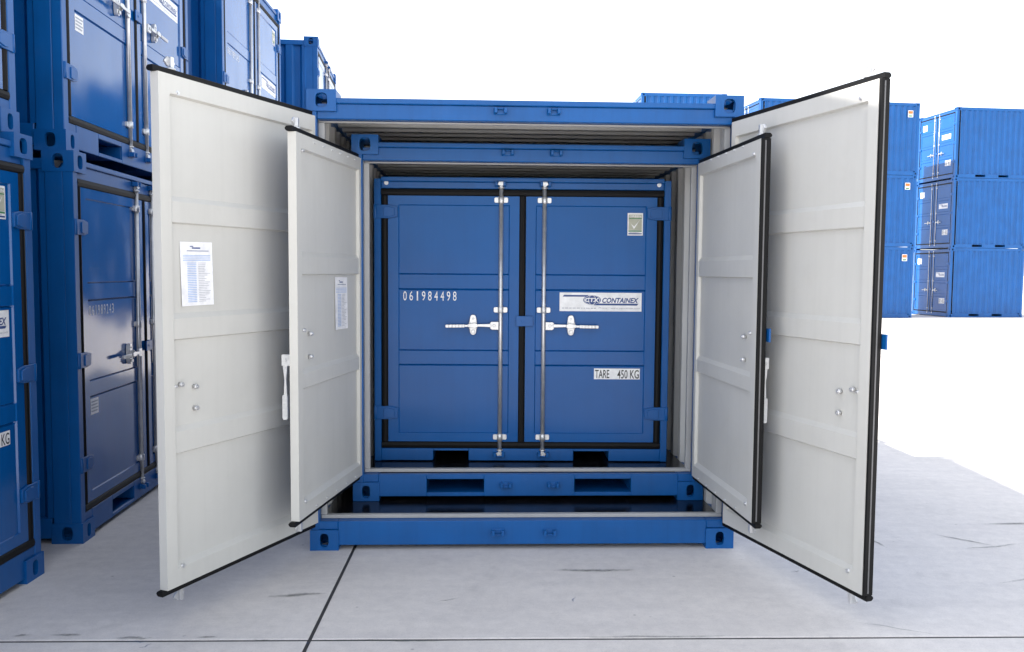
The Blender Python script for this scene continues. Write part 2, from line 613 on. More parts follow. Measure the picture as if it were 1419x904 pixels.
def make_door(parent, side, w, z0, z1, bands, spec):
    """door leaf. Built for the left side: hinge edge at x=0, meeting edge at x=w, inside face y=0, outside face y=-T.
    The right leaf is the mirror image. z measured from the container's foot."""
    t = T_LEAF
    mir = side == 'R'

    def fin(mb, name, mats, par=None, bevel=0.0, seg=1):
        if mir:
            mb.mirror_x()
        return mb.build(name, mats, par, bevel, seg)

    hem = spec['hem']
    mb = MB()
    relief(mb, w, z0, z1, 0.068, 0.064, hem, hem, bands, -t, -1, 0.009, 0, 0.003, 0.006, 0.55, True)
    relief(mb, w, z0, z1, 0.038, 0.064, hem + 0.02, hem + 0.02, bands, 0.0, 1, 0.019, 1, 0.024, 0.007, 0.2)
    for a, b in (((0, -t), (0, 0)), ((w, 0), (w, -t))):
        mb.quad([(a[0], a[1], z0), (a[0], a[1], z1), (b[0], b[1], z1), (b[0], b[1], z0)], 1)
    mb.quad([(0, -t, z0), (0, 0, z0), (w, 0, z0), (w, -t, z0)], 1)
    mb.quad([(0, -t, z1), (w, -t, z1), (w, 0, z1), (0, 0, z1)], 1)
    door = fin(mb, 'door', [spec.get('paint', 'panel'), 'white'], parent)
    if spec.get('door_label'):
        door['label'] = spec['door_label'][side]

    # rubber seal round the leaf
    s = 0.027 if spec.get('open') else 0.046
    y0, y1 = -t - 0.006, -0.014
    tipx = w + ((0.014 if spec.get('open') else 0.048) if side == 'R' else (0.016 if spec.get('open') else 0.004))
    g = 0.0015

    def strip(x0, x1, za, zb, horizontal):
        k = MB()
        yc = (y0 + y1) / 2
        if horizontal:
            zc = (za + zb) / 2
            poly = [(y1, za), (y0 + 0.006, za), (y0, za + 0.006), (y0 - 0.004, zc), (y0, zb - 0.006), (y0 + 0.006, zb), (y1, zb)]
            k.prism(poly, 'x', x0, x1)
        else:
            xc = (x0 + x1) / 2
            poly = [(x0, y1), (x0, y0 + 0.010), (x0 + 0.010, y0), (xc, y0 - 0.004), (x1 - 0.010, y0), (x1, y0 + 0.010), (x1, y1)]
            k.prism(poly, 'z', za, zb)
        return k
    sb = MB()
    for k in (strip(-s, tipx, z1 + g, z1 + s, True), strip(-s, tipx, z0 - s, z0 - g, True), strip(-s, -g, z0 - 0.001, z1 + 0.001, False)):
        off = len(sb.v)
        sb.v += k.v
        sb.f += [tuple(i + off for i in f) for f in k.f]
        sb.m += k.m
        sb.sm += k.sm
    fin(sb, 'seal', ['seal'], door, 0.002)
    if side == 'R' and spec.get('open'):
        fin(MB().box(w + 0.0005, w + 0.014, -t - 0.004, -0.001, z0 - 0.001, z1 + 0.001), 'meeting_seal', ['seal'], door, 0.002)
        fin(MB().box(w + 0.0138, w + 0.0155, -0.024, -0.017, z0 + 0.01, z1 - 0.01), 'seal_clamp_strip', ['clamp'], door)
    elif side == 'R':
        fin(strip(w + g, w + 0.048, z0 - 0.001, z1 + 0.001, False), 'meeting_seal', ['seal'], door, 0.002)
        fin(MB().box(w + 0.029, w + 0.036, y1 + 0.0005, y1 + 0.004, z0 + 0.01, z1 - 0.01), 'seal_clamp_strip', ['clamp'], door)

    rx = w - spec['rod_in']
    ry = -t - 0.006
    # lock rod with cams
    rod = MB()
    rod.cyl((rx, ry, z0 - s - 0.004), (rx, ry, z1 + s + 0.004), 0.0135, 14 if not spec.get('far') else 6)
    fin(rod, 'lock_rod', ['zinc'], door)
    for zz, sg in ((z0 - s - 0.004, -1), (z1 + s + 0.004, 1)):
        cm = MB()
        cm.cyl((rx, ry, zz), (rx, ry, zz + sg * 0.010), 0.021, 12)
        k = 1.3 if spec.get('open') else 1.0
        cm.box(rx - 0.010, rx + 0.010, ry - 0.008, ry + 0.012, zz + sg * 0.010, zz + sg * 0.045 * k)
        cm.prism([(rx - 0.026 * k, zz + sg * 0.026 * k), (rx - 0.012, zz + sg * 0.018), (rx + 0.012, zz + sg * 0.018), (rx + 0.026 * k, zz + sg * 0.030 * k),
                  (rx + 0.014, zz + sg * 0.046 * k), (rx - 0.016, zz + sg * 0.046 * k)], 'y', ry - 0.016, ry - 0.004)
        fin(cm, 'rod_cam', ['zinc'], door, 0.002)
    zm = spec['guide_z']
    for zz in zm:
        gd = MB()
        gd.prism([(rx - 0.040, zz - 0.018), (rx - 0.046, zz - 0.012), (rx - 0.046, zz + 0.012), (rx - 0.040, zz + 0.018), (rx - 0.018, zz + 0.018), (rx - 0.018, zz - 0.018)], 'y', -t - 0.006, -t + 0.012)
        gd.prism([(rx + 0.018, zz - 0.018), (rx + 0.018, zz + 0.018), (rx + 0.040, zz + 0.018), (rx + 0.046, zz + 0.012), (rx + 0.046, zz - 0.012), (rx + 0.040, zz - 0.018)], 'y', -t - 0.006, -t + 0.012)
        gd.cyl((rx, ry, zz - 0.022), (rx, ry, zz + 0.022), 0.0195, 14)
        gd.cyl((rx, ry - 0.017, zz), (rx, ry - 0.021, zz), 0.004, 8)
        fin(gd, 'rod_guide', ['zinc'], door, 0.0015)
    # handle
    hz = spec['handle_z']
    hb = MB()
    lv = MB()
    if not spec.get('open'):
        hb.prism([(rx - 0.066, hz - 0.022), (rx - 0.070, hz - 0.014), (rx - 0.070, hz + 0.018), (rx - 0.058, hz + 0.026), (rx - 0.012, hz + 0.026), (rx - 0.012, hz - 0.028), (rx - 0.056, hz - 0.028)],
                 'y', -t - 0.030, -t - 0.016)
        hb.cyl((rx - 0.042, -t - 0.030, hz), (rx - 0.042, -t - 0.036, hz), 0.010, 10)
        # lever: flat bar, bowed neck, ribbed grip
        lv.prism([(rx - 0.062, hz - 0.010), (rx - 0.150, hz - 0.007), (rx - 0.240, hz - 0.010), (rx - 0.240, hz + 0.005), (rx - 0.150, hz + 0.010), (rx - 0.062, hz + 0.012)], 'y', -t - 0.040, -t - 0.031)
        lv.prism([(rx - 0.238, hz - 0.013), (rx - 0.362, hz - 0.015), (rx - 0.366, hz - 0.004), (rx - 0.362, hz + 0.006), (rx - 0.238, hz + 0.008)], 'y', -t - 0.046, -t - 0.030)
        for q in range(5):
            lv.box(rx - 0.345 + q * 0.022, rx - 0.338 + q * 0.022, -t - 0.049, -t - 0.0455, hz - 0.012, hz + 0.005)
        lv.prism([(rx - 0.170, hz - 0.016), (rx - 0.215, hz - 0.010), (rx - 0.215, hz + 0.010), (rx - 0.170, hz + 0.018), (rx - 0.150, hz + 0.010), (rx - 0.150, hz - 0.010)], 'y', -t - 0.047, -t - 0.0395)
        fin(hb, 'handle_hub', ['zinc'], door, 0.002)
        fin(lv, 'handle_lever', ['zinc'], door, 0.002)
    else:
        # swung out square to the leaf, lever hanging down
        so = 0.094 if side == 'L' else 0.076
        hb.box(rx - 0.010, rx + 0.010, -t - so, -t - 0.016, hz - 0.030, hz + 0.030)
        hb.cyl((rx + 0.010, -t - so + 0.02, hz), (rx + 0.016, -t - so + 0.02, hz), 0.009, 10)
        fin(hb, 'handle_hub', ['plastic'], door, 0.004)
        a0, a1 = -t - so + 0.006, -t - so + 0.030
        lv.prism([(a0, hz - 0.028), (a1, hz - 0.028), (a1 - 0.006, hz - 0.10), (a1 - 0.002, hz - 0.185), (a0 + 0.004, hz - 0.185), (a0 + 0.008, hz - 0.10)], 'x', rx - 0.007, rx + 0.007)
        lv.prism([(a0 - 0.002, hz - 0.182), (a1 + 0.002, hz - 0.182), (a1 + 0.002, hz - 0.300), (a1 - 0.004, hz - 0.310), (a0 + 0.002, hz - 0.310), (a0 - 0.002, hz - 0.300)], 'x', rx - 0.012, rx + 0.012)
        for q in range(5):
            lv.box(rx + 0.0118, rx + 0.014, a0 + 0.002, a1 - 0.002, hz - 0.29 + q * 0.02, hz - 0.283 + q * 0.02)
        fin(lv, 'handle_lever', ['plastic'], door, 0.002)
    ct = MB()
    ctx_ = rx - 0.182
    N = 16
    poly = []
    for k in range(N):
        a = 2 * math.pi * k / N
        poly.append((ctx_ + 0.024 * math.copysign(abs(math.cos(a)) ** 0.6, math.cos(a)), hz + 0.004 + 0.068 * math.copysign(abs(math.sin(a)) ** 0.8, math.sin(a))))
    ct.prism(poly, 'y', -t - 0.020, -t + 0.006)
    ct.box(ctx_ - 0.026, ctx_ - 0.020, -t - 0.034, -t - 0.019, hz - 0.024, hz + 0.026)
    ct.box(ctx_ + 0.020, ctx_ + 0.026, -t - 0.034, -t - 0.019, hz - 0.024, hz + 0.026)
    ct.cyl((ctx_, -t - 0.020, hz + 0.045), (ctx_, -t - 0.025, hz + 0.045), 0.007, 10)
    ct.box(ctx_ - 0.012, ctx_ + 0.012, -t - 0.03, -t - 0.022, hz - 0.052, hz - 0.030)
    fin(ct, 'handle_catch', ['zinc'], door, 0.002)

    # hinges on the outside
    if spec.get('hinges', True):
        for hzz in spec['hinge_z']:
            hg = MB()
            hg.prism([(-0.075, hzz - 0.042), (0.010, hzz - 0.042), (0.062, hzz - 0.032), (0.066, hzz + 0.034), (0.010, hzz + 0.046), (-0.075, hzz + 0.046)], 'y', -t - 0.014, -t - 0.0005)
            hg.prism([(-0.030, hzz - 0.030), (0.0, hzz - 0.034), (0.045, hzz - 0.024), (0.045, hzz + 0.024), (0.0, hzz + 0.036), (-0.030, hzz + 0.030)], 'y', -t - 0.020, -t - 0.012)
            hg.cyl((-0.084, -t - 0.006, hzz - 0.044), (-0.084, -t - 0.006, hzz + 0.048), 0.012, 10)
            fin(hg, 'hinge', ['frame'], door, 0.002)
    # meeting clip carried by the right leaf
    if side == 'R':
        cl = MB()
        zc = spec.get('clip_z', spec['handle_z'] + 0.03)
        cl.box(w - 0.05, w + (0.034 if spec.get('open') else 0.062), -t - 0.020, -t - 0.011, zc - 0.034, zc + 0.034)
        cl.box(w - 0.05, w - 0.042, -t - 0.011, -t + 0.004, zc - 0.034, zc + 0.034)
        cl.cyl((w + 0.020, -t - 0.020, zc), (w + 0.020, -t - 0.023, zc), 0.008, 10)
        fin(cl, 'meeting_clip', ['frame'], door, 0.002)
    # bolt heads on the inside
    for bx, bz, br in spec.get('bolts', []):
        bo = MB()
        bo.cyl((bx, -0.016, bz), (bx, 0.004, bz), br, 10)
        bo.cyl((bx, 0.004, bz), (bx, 0.009, bz), br * 0.62, 6)
        fin(bo, 'bolt', ['zinc'], door)

    # print on the outside; leaf x grows from hinge to meeting edge, so mirror by hand for the right leaf
    yl = -t + 0.009 - 0.0015
    if side == 'L' and spec.get('number'):
        nb = MB()
        nx0, nx1, nz0, nz1 = spec['number_box']
        n = len(spec['number'])
        cw = (nx1 - nx0) / n
        for k, ch in enumerate(spec['number']):
            f = 0.20 if ch == '1' else 0.56
            put_text(nb, ch, nx0 + cw * (k + 0.5 - f / 2), nx0 + cw * (k + 0.5 + f / 2), nz0, nz1, yl)
        nb.build('number_lettering', ['label'], door)
    if side == 'L' and spec.get('small_label'):
        x0, x1, za, zb = spec['small_label']
        MB().box(x0, x1, yl, yl + 0.001, za, zb).build('small_label', ['label'], door)
        pt = MB()
        for k in range(4):
            zz = zb - (zb - za) * (0.2 + 0.2 * k)
            pt.box(x0 + 0.008, x1 - 0.008 - 0.01 * (k % 2), yl - 0.0012, yl - 0.0004, zz - 0.004, zz + 0.004)
        pt.build('small_label_print', ['print_grey'], door)
    if side == 'R' and spec.get('logo'):
        x0, x1, za, zb = spec['logo']          # in container direction, leaf hinge at 0, x negative
        W, H = x1 - x0, zb - za
        MB().box(x0, x1, yl, yl + 0.001, za, zb).build('logo_label', ['label'], door)
        yp = yl - 0.0006
        lg = MB()
        def PX(u): return x0 + (u - 737) / 483 * W
        def PZ(v): return zb - (v - 58) / 109 * H
        lg.quad([(PX(755), yp, PZ(82)), (PX(905), yp, PZ(82)), (PX(905), yp, PZ(72)), (PX(762), yp, PZ(72))])
        lg.quad([(PX(940), yp, PZ(132)), (PX(1194), yp, PZ(132)), (PX(1201), yp, PZ(121)), (PX(940), yp, PZ(121))])
        ec, ea, eb = (PX(928), PZ(101)), 52 / 483 * W, 28 / 109 * H
        lg.quad([(ec[0] + ea * math.cos(2 * math.pi * k / 28), yp - 0.0003, ec[1] + eb * math.sin(2 * math.pi * k / 28)) for k in range(28)])
        put_text(lg, 'CONTAINEX', PX(988), PX(1203), PZ(118), PZ(87), yp, 0, 0.25, 0.03)
        lg.build('logo_print', ['print_blue'], door)
        lw = MB()
        # globe lines in white
        yw = yp - 0.0008
        for sc in (0.45, 0.9):
            for k in range(24):
                a0, a1 = 2 * math.pi * k / 24, 2 * math.pi * (k + 1) / 24
                r0, r1 = 1.0, 0.0
                ri = 0.0035
                lw.quad([(ec[0] + (ea * sc) * math.cos(a0), yw, ec[1] + eb * 0.97 * math.sin(a0)), (ec[0] + (ea * sc) * math.cos(a1), yw, ec[1] + eb * 0.97 * math.sin(a1)),
                         (ec[0] + (ea * sc - ri) * math.cos(a1), yw, ec[1] + (eb * 0.97 - ri * 0.4) * math.sin(a1)), (ec[0] + (ea * sc - ri) * math.cos(a0), yw, ec[1] + (eb * 0.97 - ri * 0.4) * math.sin(a0))])
        put_text(lw, 'CTX', ec[0] - ea * 0.80, ec[0] + ea * 0.80, ec[1] - eb * 0.42, ec[1] + eb * 0.45, yw - 0.0004, 0, 0.12, 0.035)
        lw.build('logo_reverse_print', ['label'], door)
        sp = MB()
        put_text(sp, 'Phone | www.containex.com', PX(968), PX(1210), PZ(155), PZ(143), yp)
        rr = random.Random(3)
        u = 752
        while u < 955:
            wd = rr.uniform(9, 26)
            sp.box(PX(u), PX(min(u + wd, 958)), yp - 0.0002, yp, PZ(151), PZ(147))
            u += wd + 5
        sp.build('address_print', ['print_grey'], door)
    if side == 'R' and spec.get('tare'):
        x0, x1, za, zb = spec['tare']
        MB().box(x0, x1, yl, yl + 0.001, za, zb).build('tare_label', ['label'], door)
        tp = MB()
        W, H = x1 - x0, zb - za
        put_text(tp, 'TARE', x0 + W * 0.025, x0 + W * 0.335, za + H * 0.10, zb - H * 0.12, yl - 0.0006, 0, 0, 0.01)
        tp.build('tare_lettering', ['ink'], door)
        tp = MB()
        put_text(tp, '450 KG', x0 + W * 0.51, x1 - W * 0.02, za + H * 0.06, zb - H * 0.12, yl - 0.0006, 0, 0, 0.01)
        tp.build('weight_lettering', ['ink'], door)
    if side == 'R' and spec.get('badge'):
        x0, x1, za, zb = spec['badge']
        W, H = x1 - x0, zb - za
        MB().box(x0, x1, yl, yl + 0.001, za, zb).build('green_badge', ['label'], door)
        bp_ = MB()
        def RB(a, b, c, d, mi):
            bp_.box(x0 + W * a, x0 + W * b, yl - 0.0012, yl - 0.0004, za + H * c, za + H * d, mi)
        RB(0.07, 0.93, 0.78, 0.93, 0)
        RB(0.07, 0.93, 0.24, 0.73, 0)
        RB(0.07, 0.93, 0.17, 0.225, 1)
        RB(0.07, 0.93, 0.735, 0.775, 1)
        RB(0.07, 0.93, 0.05, 0.10, 2)
        put_text(bp_, 'GREEN', x0 + W * 0.12, x0 + W * 0.88, za + H * 0.81, za + H * 0.90, yl - 0.0018, 3, 0, 0.02)
        bp_.quad([(x0 + W * 0.22, yl - 0.0018, za + H * 0.52), (x0 + W * 0.42, yl - 0.0018, za + H * 0.28), (x0 + W * 0.80, yl - 0.0018, za + H * 0.70), (x0 + W * 0.43, yl - 0.0018, za + H * 0.40)], 3)
        put_text(bp_, 'containers', x0 + W * 0.12, x0 + W * 0.70, za + H * 0.115, za + H * 0.16, yl - 0.0018, 2)
        bp_.build('badge_print', ['print_tan', 'print_green', 'print_blue', 'label'], door)
    return door


def container(name, W, H, L, c):
    """shell of a container; origin under the middle of its door end, doors look along -Y, body extends to +Y"""
    root = empty(name)
    hw = W / 2
    far = c.get('far', False)
    cast = c.get('cast', True)
    pw = c['post']
    zs, zh = c['sill'], H - c['head']        # clear opening
    bv = 0.0 if far else 0.004
    # corner posts
    pz0, pz1 = (0.10, H - 0.10) if cast else (0.0, H - 0.012)
    for sx in (-1, 1):
        for fr in (True, False):
            y0, y1 = (0.004, 0.10) if fr else (L - 0.10, L - 0.004)
            mb = MB()
            if fr and not far:
                # folded post: face strip, side face and inner return
                xo, xi = sx * (hw - 0.004), sx * (hw - pw)
                mb.box(xo, xi, y0, 0.062, pz0, pz1)
                mb.box(xo, sx * (hw - pw * 0.62), 0.0621, 0.16, pz0, pz1)
            else:
                mb.box(sx * (hw - 0.004), sx * (hw - max(pw, 0.07)), y0, y1, pz0, pz1)
            mb.build('corner_post', ['frame'], root, bv)
    if cast:
        for sx in (-1, 1):
            for fr in (True, False):
                for top in (True, False):
                    o = link('corner_casting', casting_mesh(top, sx, fr, far), root, 0)
                    o.location = (sx * hw, -0.006 if fr else L + 0.0, H if top else 0.0)
    xe = hw - (0.158 if cast else pw)
    # front header: channel with a projecting top lip
    mb = MB()
    ztop = H - (0.044 if cast else 0.0)
    ylip = 0.004
    mb.box(-xe, xe, ylip, 0.10, ztop - 0.030, ztop)
    mb.box(-(hw - pw), hw - pw, ylip + 0.014, 0.098, zh, ztop - 0.0301)
    mb.build('header_rail', ['frame'], root, bv)
    # rear header and sill
    MB().box(-xe, xe, L - 0.10, L - 0.006, H - 0.15, H - 0.045).build('rear_header_rail', ['frame'], root)
    MB().box(-xe, xe, L - 0.10, L - 0.006, 0.027, 0.15).build('rear_sill_rail', ['frame'], root)
    # front sill
    mb = MB()
    zb = 0.027 if cast else 0.004
    pk = c.get('front_pockets')
    if pk:
        a, b, u, v, ob = pk
        rail_pockets(mb, 'x', -xe, xe, 0.006, 0.016, zb, zs, [(-b, -a), (a, b)], u, v, 1.7, 1, ob)
        mb.box(-xe, xe, 0.0161, 0.055, zs - 0.012, zs - 0.001)
    else:
        mb.box(-xe, xe, 0.006, 0.10, zb, zs)
    if cast:
        for sx in (-1, 1):
            mb.box(sx * (xe + 0.0004), sx * (hw - 0.008), 0.008, 0.10, 0.1185, zs - 0.0008)
    mb.build('sill_rail', ['frame'], root, bv)
    # side rails
    for sx in (-1, 1):
        mb = MB()
        y0, y1 = (0.172, L - 0.178) if cast else (0.105, L - 0.105)
        xo, xi = sx * (hw - 0.006), sx * (hw - 0.05)
        sp = c.get('side_pockets')
        if sp:
            mid = L / 2
            a, b = sp
            x0, x1 = min(xo, xi), max(xo, xi)
            rail_pockets(mb, 'y', y0, y1, x0, x1, 0.006, 0.15, [(mid - b, mid - a), (mid + a, mid + b)], 0.045, 0.13, 0.6, -sx)
        else:
            mb.box(xo, xi, y0, y1, 0.03, 0.15)
        mb.build('side_bottom_rail', ['frame'], root, bv)
        MB().box(sx * (hw - 0.006), sx * (hw - 0.06), y0, y1, H - 0.105, H - (0.006 if far else 0.045)).build('side_top_rail', ['frame'], root, bv)
        corr_wall('y', 0.158 if cast else 0.1001, L - 0.0995, 0.1505, H - 0.1055, sx * (hw - 0.012), sx, c.get('pitch', 0.2)).build('side_wall', ['frame', 'grey'], root)
    corr_wall('x', -hw + 0.072, hw - 0.072, 0.1505, H - 0.151, L - 0.012, 1).build('end_wall', ['frame', 'grey'], root)
    corr_roof(-hw + 0.061, hw - 0.061, 0.1005, L - 0.101, H - 0.046, 0.17, 0.040).build('roof', ['frame', 'grey'], root)
    if not far:
        MB().box(-hw + 0.052, hw - 0.052, 0.1005, L - 0.101, zs - 0.035, zs - 0.008).build('floor_panel', ['floor'], root)
    # lock keepers on header and sill
    if not far:
        for sx in (-1, 1):
            for up in (True, False):
                k = MB()
                kx = sx * c['rod_x']
                kz = (zh + 0.048 if up else zs - 0.072) if cast else (zh + 0.026 if up else zs - 0.044)
                y = (ylip + 0.014) if up else 0.006
                k.box(kx - 0.038, kx + 0.038, y - 0.008, y - 0.0004, kz - 0.012, kz + 0.026)
                k.box(kx - 0.036, kx - 0.018, y - 0.040, y - 0.0083, kz - 0.008, kz + 0.022)
                k.box(kx + 0.018, kx + 0.036, y - 0.040, y - 0.0083, kz - 0.008, kz + 0.022)
                k.box(kx - 0.0178, kx + 0.0178, y - 0.030, y - 0.0083, kz + (0.014 if up else -0.008), kz + (0.022 if up else 0.0))
                k.build('lock_keeper', ['frame'], root, 0.003)
    return root


def rim(root, W, zs, zh, pw):
    """grey seal landing round the clear opening of a container whose doors stand open"""
    hw = W / 2 - pw
    y0, y1 = 0.0625, 0.098
    for nm, a in (('opening_rim', (-hw + 0.0005, hw - 0.0005, y0, y1, zs + 0.0005, zs + 0.022)),
                  ('opening_rim', (-hw + 0.0005, hw - 0.0005, y0 + 0.01, y1, zh - 0.011, zh - 0.0005)),
                  ('opening_rim', (-hw + 0.0005, -hw + 0.034, y0, y1, zs + 0.0225, zh - 0.0115)),
                  ('opening_rim', (hw - 0.034, hw - 0.0005, y0, y1, zs + 0.0225, zh - 0.0115))):
        MB().box(*a).build(nm, ['rim'], root, 0.003)


def place_closed(root, W, c, wleaf, z0, z1, bands, spec):
    """hang both leaves of a shut container"""
    s = 0.046
    hx = W / 2 - c['post'] - s
    yi = 0.010 + T_LEAF
    for side in 'LR':
        d = make_door(root, side, wleaf, z0, z1, bands, spec)
        d.location = (-hx if side == 'L' else hx, yi, 0)


def place_open(root, side, hinge_world, ang, wleaf, z0, z1, bands, spec):
    d = make_door(root, side, wleaf, z0, z1, bands, spec)
    a = R(90 + ang)
    rz = -a if side == 'L' else a
    wm = Matrix.Translation((hinge_world[0], hinge_world[1], root.location.z)) @ Matrix.Rotation(rz, 4, 'Z')
    rm = Matrix.Translation(root.location) @ Matrix.Rotation(root.rotation_euler.z, 4, 'Z')
    d.matrix_local = rm.inverted() @ wm
    return d, wm


# ---------------------------------------------------------------- ground
def ground():
    g = MB()
    g.quad([(-900, -900, -0.03), (900, -900, -0.03), (900, 900, -0.03), (-900, 900, -0.03)])
    # cut so the recessed joint filler only lies under the slabs
    g = MB()
    X0, X1, Y0, Y1 = -30.9, 35.1, -31.2, 52.8
    far_rects = [(-1500, X0, -1500, 1500), (X1, 1500, -1500, 1500), (X0, X1, -1500, Y0), (X0, X1, Y1, 1500)]
    for a, b, c_, d in far_rects:
        g.quad([(a, c_, 0), (b, c_, 0), (b, d, 0), (a, d, 0)], 0)
    g.quad([(X0, Y0, -0.005), (X1, Y0, -0.005), (X1, Y1, -0.005), (X0, Y1, -0.005)], 1)
    o = g.build('ground', ['concrete', 'joint'])
    o['kind'] = 'structure'
    S, gap = 6.0, 0.0085
    me = None
    nx, ny = int((X1 - X0) / S), int((Y1 - Y0) / S)
    sl = MB()
    a, h = S / 2 - gap, S / 2 - gap - 0.006
    lo, hi = [(-a, -a), (a, -a), (a, a), (-a, a)], [(-h, -h), (h, -h), (h, h), (-h, h)]
    sl.quad([(x, y, 0) for x, y in hi])
    for k in range(4):
        k2 = (k + 1) % 4
        sl.quad([(*lo[k], -0.003), (*lo[k2], -0.003), (*hi[k2], 0), (*hi[k], 0)])
        sl.quad([(*lo[k], -0.03), (*lo[k2], -0.03), (*lo[k2], -0.003), (*lo[k], -0.003)])
    me = sl.mesh('concrete_slab', ['concrete'])
    for i in range(nx):
        for j in range(ny):
            s_ = link('concrete_slab', me, o)
            s_.location = (X0 + S * (i + 0.5), Y0 + S * (j + 0.5), 0)
    return o


gr = ground()
# turn the slab grid a touch so the joints run as they do under the containers
gr.rotation_euler = (0, 0, R(1.6))
gr.location = (0.0, 0.0, 0)

# ---------------------------------------------------------------- specs
C10 = dict(post=0.052, sill=0.166, head=0.158, rod_x=0.149)
C8 = dict(post=0.064, sill=0.166, head=0.152, rod_x=0.149, front_pockets=(0.285, 0.643, 0.05, 0.135, False))
C6 = dict(post=0.050, sill=0.086, head=0.075, rod_x=0.149, cast=False, front_pockets=(0.352, 0.590, 0.008, 0.070, True))

# ---------------------------------------------------------------- outer ten foot container with open doors
OX, OYAW = 0.0766, R(2.2685)
outer = container('storage_container', 2.438, 2.591, 2.991, C10)
outer.location = (OX, 0, 0)
outer.rotation_euler.z = OYAW
tag(outer, 'largest blue storage container with white-lined doors wide open, holding two smaller ones', 'container', 'nested storage containers')
rim(outer, 2.438, 0.166, 2.433, 0.052)
W_O = 1.15
b_o = [(0.768, 0.862), (1.283, 1.374), (1.804, 1.895)]
spec_o = dict(hem=0.062, rod_in=0.125, guide_z=[0.26, 0.95, 1.65, 2.34], handle_z=0.93, clip_z=1.30, open=True, hinges=False,
              bolts=[(W_O - 0.11, 2.372, 0.010), (W_O - 0.095, 0.245, 0.010), (W_O - 0.200, 1.055, 0.011), (W_O - 0.200, 0.955, 0.011), (W_O - 0.110, 1.075, 0.011), (W_O - 0.072, 1.070, 0.007)],
              door_label={'L': 'wide white-lined left door swung open', 'R': 'wide white-lined right door swung open'})
dOL, mOL = place_open(outer, 'L', (-1.091, -0.03), 22.365, W_O, 0.160, 2.446, b_o, spec_o)
dOR, mOR = place_open(outer, 'R', (1.2176, -0.003), 17.75, W_O, 0.166, 2.434, b_o, spec_o)

# ---------------------------------------------------------------- middle eight foot container with open doors
mid = container('storage_container', 2.2, 2.26, 2.438, C8)
mid.location = (0.1163, 0.4619, 0.1597)
mid.rotation_euler.z = R(2.242)
tag(mid, 'middle-sized blue storage container with open white doors, standing inside the largest one', 'container', 'nested storage containers')
rim(mid, 2.2, 0.166, 2.108, 0.064)
W_M = 1.01
b_m = [(0.832, 0.905), (1.416, 1.505)]
spec_m = dict(hem=0.052, rod_in=0.125, guide_z=[0.25, 0.85, 2.02], handle_z=0.97, clip_z=1.127, open=True, hinges=False,
              bolts=[(W_M - 0.085, 2.035, 0.009), (W_M - 0.085, 0.245, 0.010), (W_M - 0.185, 1.105, 0.011), (W_M - 0.185, 0.985, 0.011), (W_M - 0.085, 1.130, 0.010)],
              door_label={'L': 'white-lined left door swung open', 'R': 'white-lined right door swung open'})
spec_m['bolts'] += [(0.12 + 0.13 * k, 2.095, 0.006) for k in range(6)] + [(0.14 + 0.16 * k, 0.183, 0.006) for k in range(5)]
dML, mML = place_open(mid, 'L', (-0.9258, 0.43), 8.2, W_M, 0.163, 2.117, b_m, spec_m)
dMR, mMR = place_open(mid, 'R', (1.1314, 0.4493), 5.16, W_M, 0.170, 2.101, b_m, spec_m)

# ---------------------------------------------------------------- inner six foot container, doors shut
inner = container('storage_container', 1.9725, 1.8927, 1.98, C6)
inner.location = (0.0663, 0.848, 0.3205)
inner.rotation_euler.z = R(0.7474)
tag(inner, 'smallest blue storage container with shut doors, tare label and lock rods, innermost of three', 'container', 'nested storage containers')
W_I = 0.868
b_i = [(0.655, 0.742), (1.160, 1.250)]
spec_i = dict(hem=0.058, rod_in=0.121, guide_z=[0.165, 1.02, 1.745], handle_z=0.916, hinge_z=[0.325, 1.662],
              number='061984498', number_box=(0.090, 0.462, 1.078, 1.140),
              logo=(-0.640, -0.092, 1.014, 1.138), tare=(-0.404, -0.096, 0.558, 0.630), badge=(-0.194, -0.092, 1.520, 1.668))
place_closed(inner, 1.9725, C6, W_I, 0.132, 1.770, b_i, spec_i)
for sx in (-1, 1):
    MB().cyl((sx * 0.902, 0.018, 1.853), (sx * 0.902, 0.0125, 1.853), 0.014, 16).build('cap_plug', ['label'], inner)

# ---------------------------------------------------------------- left row: eight foot containers, doors shut, facing +X
W_8 = 1.1 - 0.064 - 0.042 - 0.025
spec_8 = dict(paint='panel_gloss', hem=0.058, rod_in=0.125, guide_z=[0.30, 1.22, 2.0], handle_z=1.03, hinge_z=[0.45, 1.06, 1.83],
              number='061989243', number_box=(0.090, 0.47, 1.315, 1.375), small_label=(0.09, 0.20, 0.72, 0.815),
              logo=(-0.70, -0.10, 1.26, 1.39), tare=(-0.46, -0.12, 0.73, 0.80), badge=(-0.22, -0.10, 1.83, 1.99))
proto8 = container('storage_container', 2.2, 2.26, 2.438, C8)
place_closed(proto8, 2.2, C8, W_8, 0.210, 2.064, [(0.836, 0.922), (1.412, 1.505)], spec_8)
GROUP_ROW = 'blue containers stacked along the row'


def row_place(o, x, y, level, yawdeg, label):
    """(x, y): the foot of the corner nearest the camera; doors look along +X turned by yaw"""
    a = R(90 + yawdeg)
    # local (-1.1, 0) is the near corner
    c_, s_ = math.cos(a), math.sin(a)
    o.location = (x + 1.1 * c_, y + 1.1 * s_, level * 2.2605 + 0.0002)
    o.rotation_euler.z = a
    tag(o, label, 'container', GROUP_ROW)


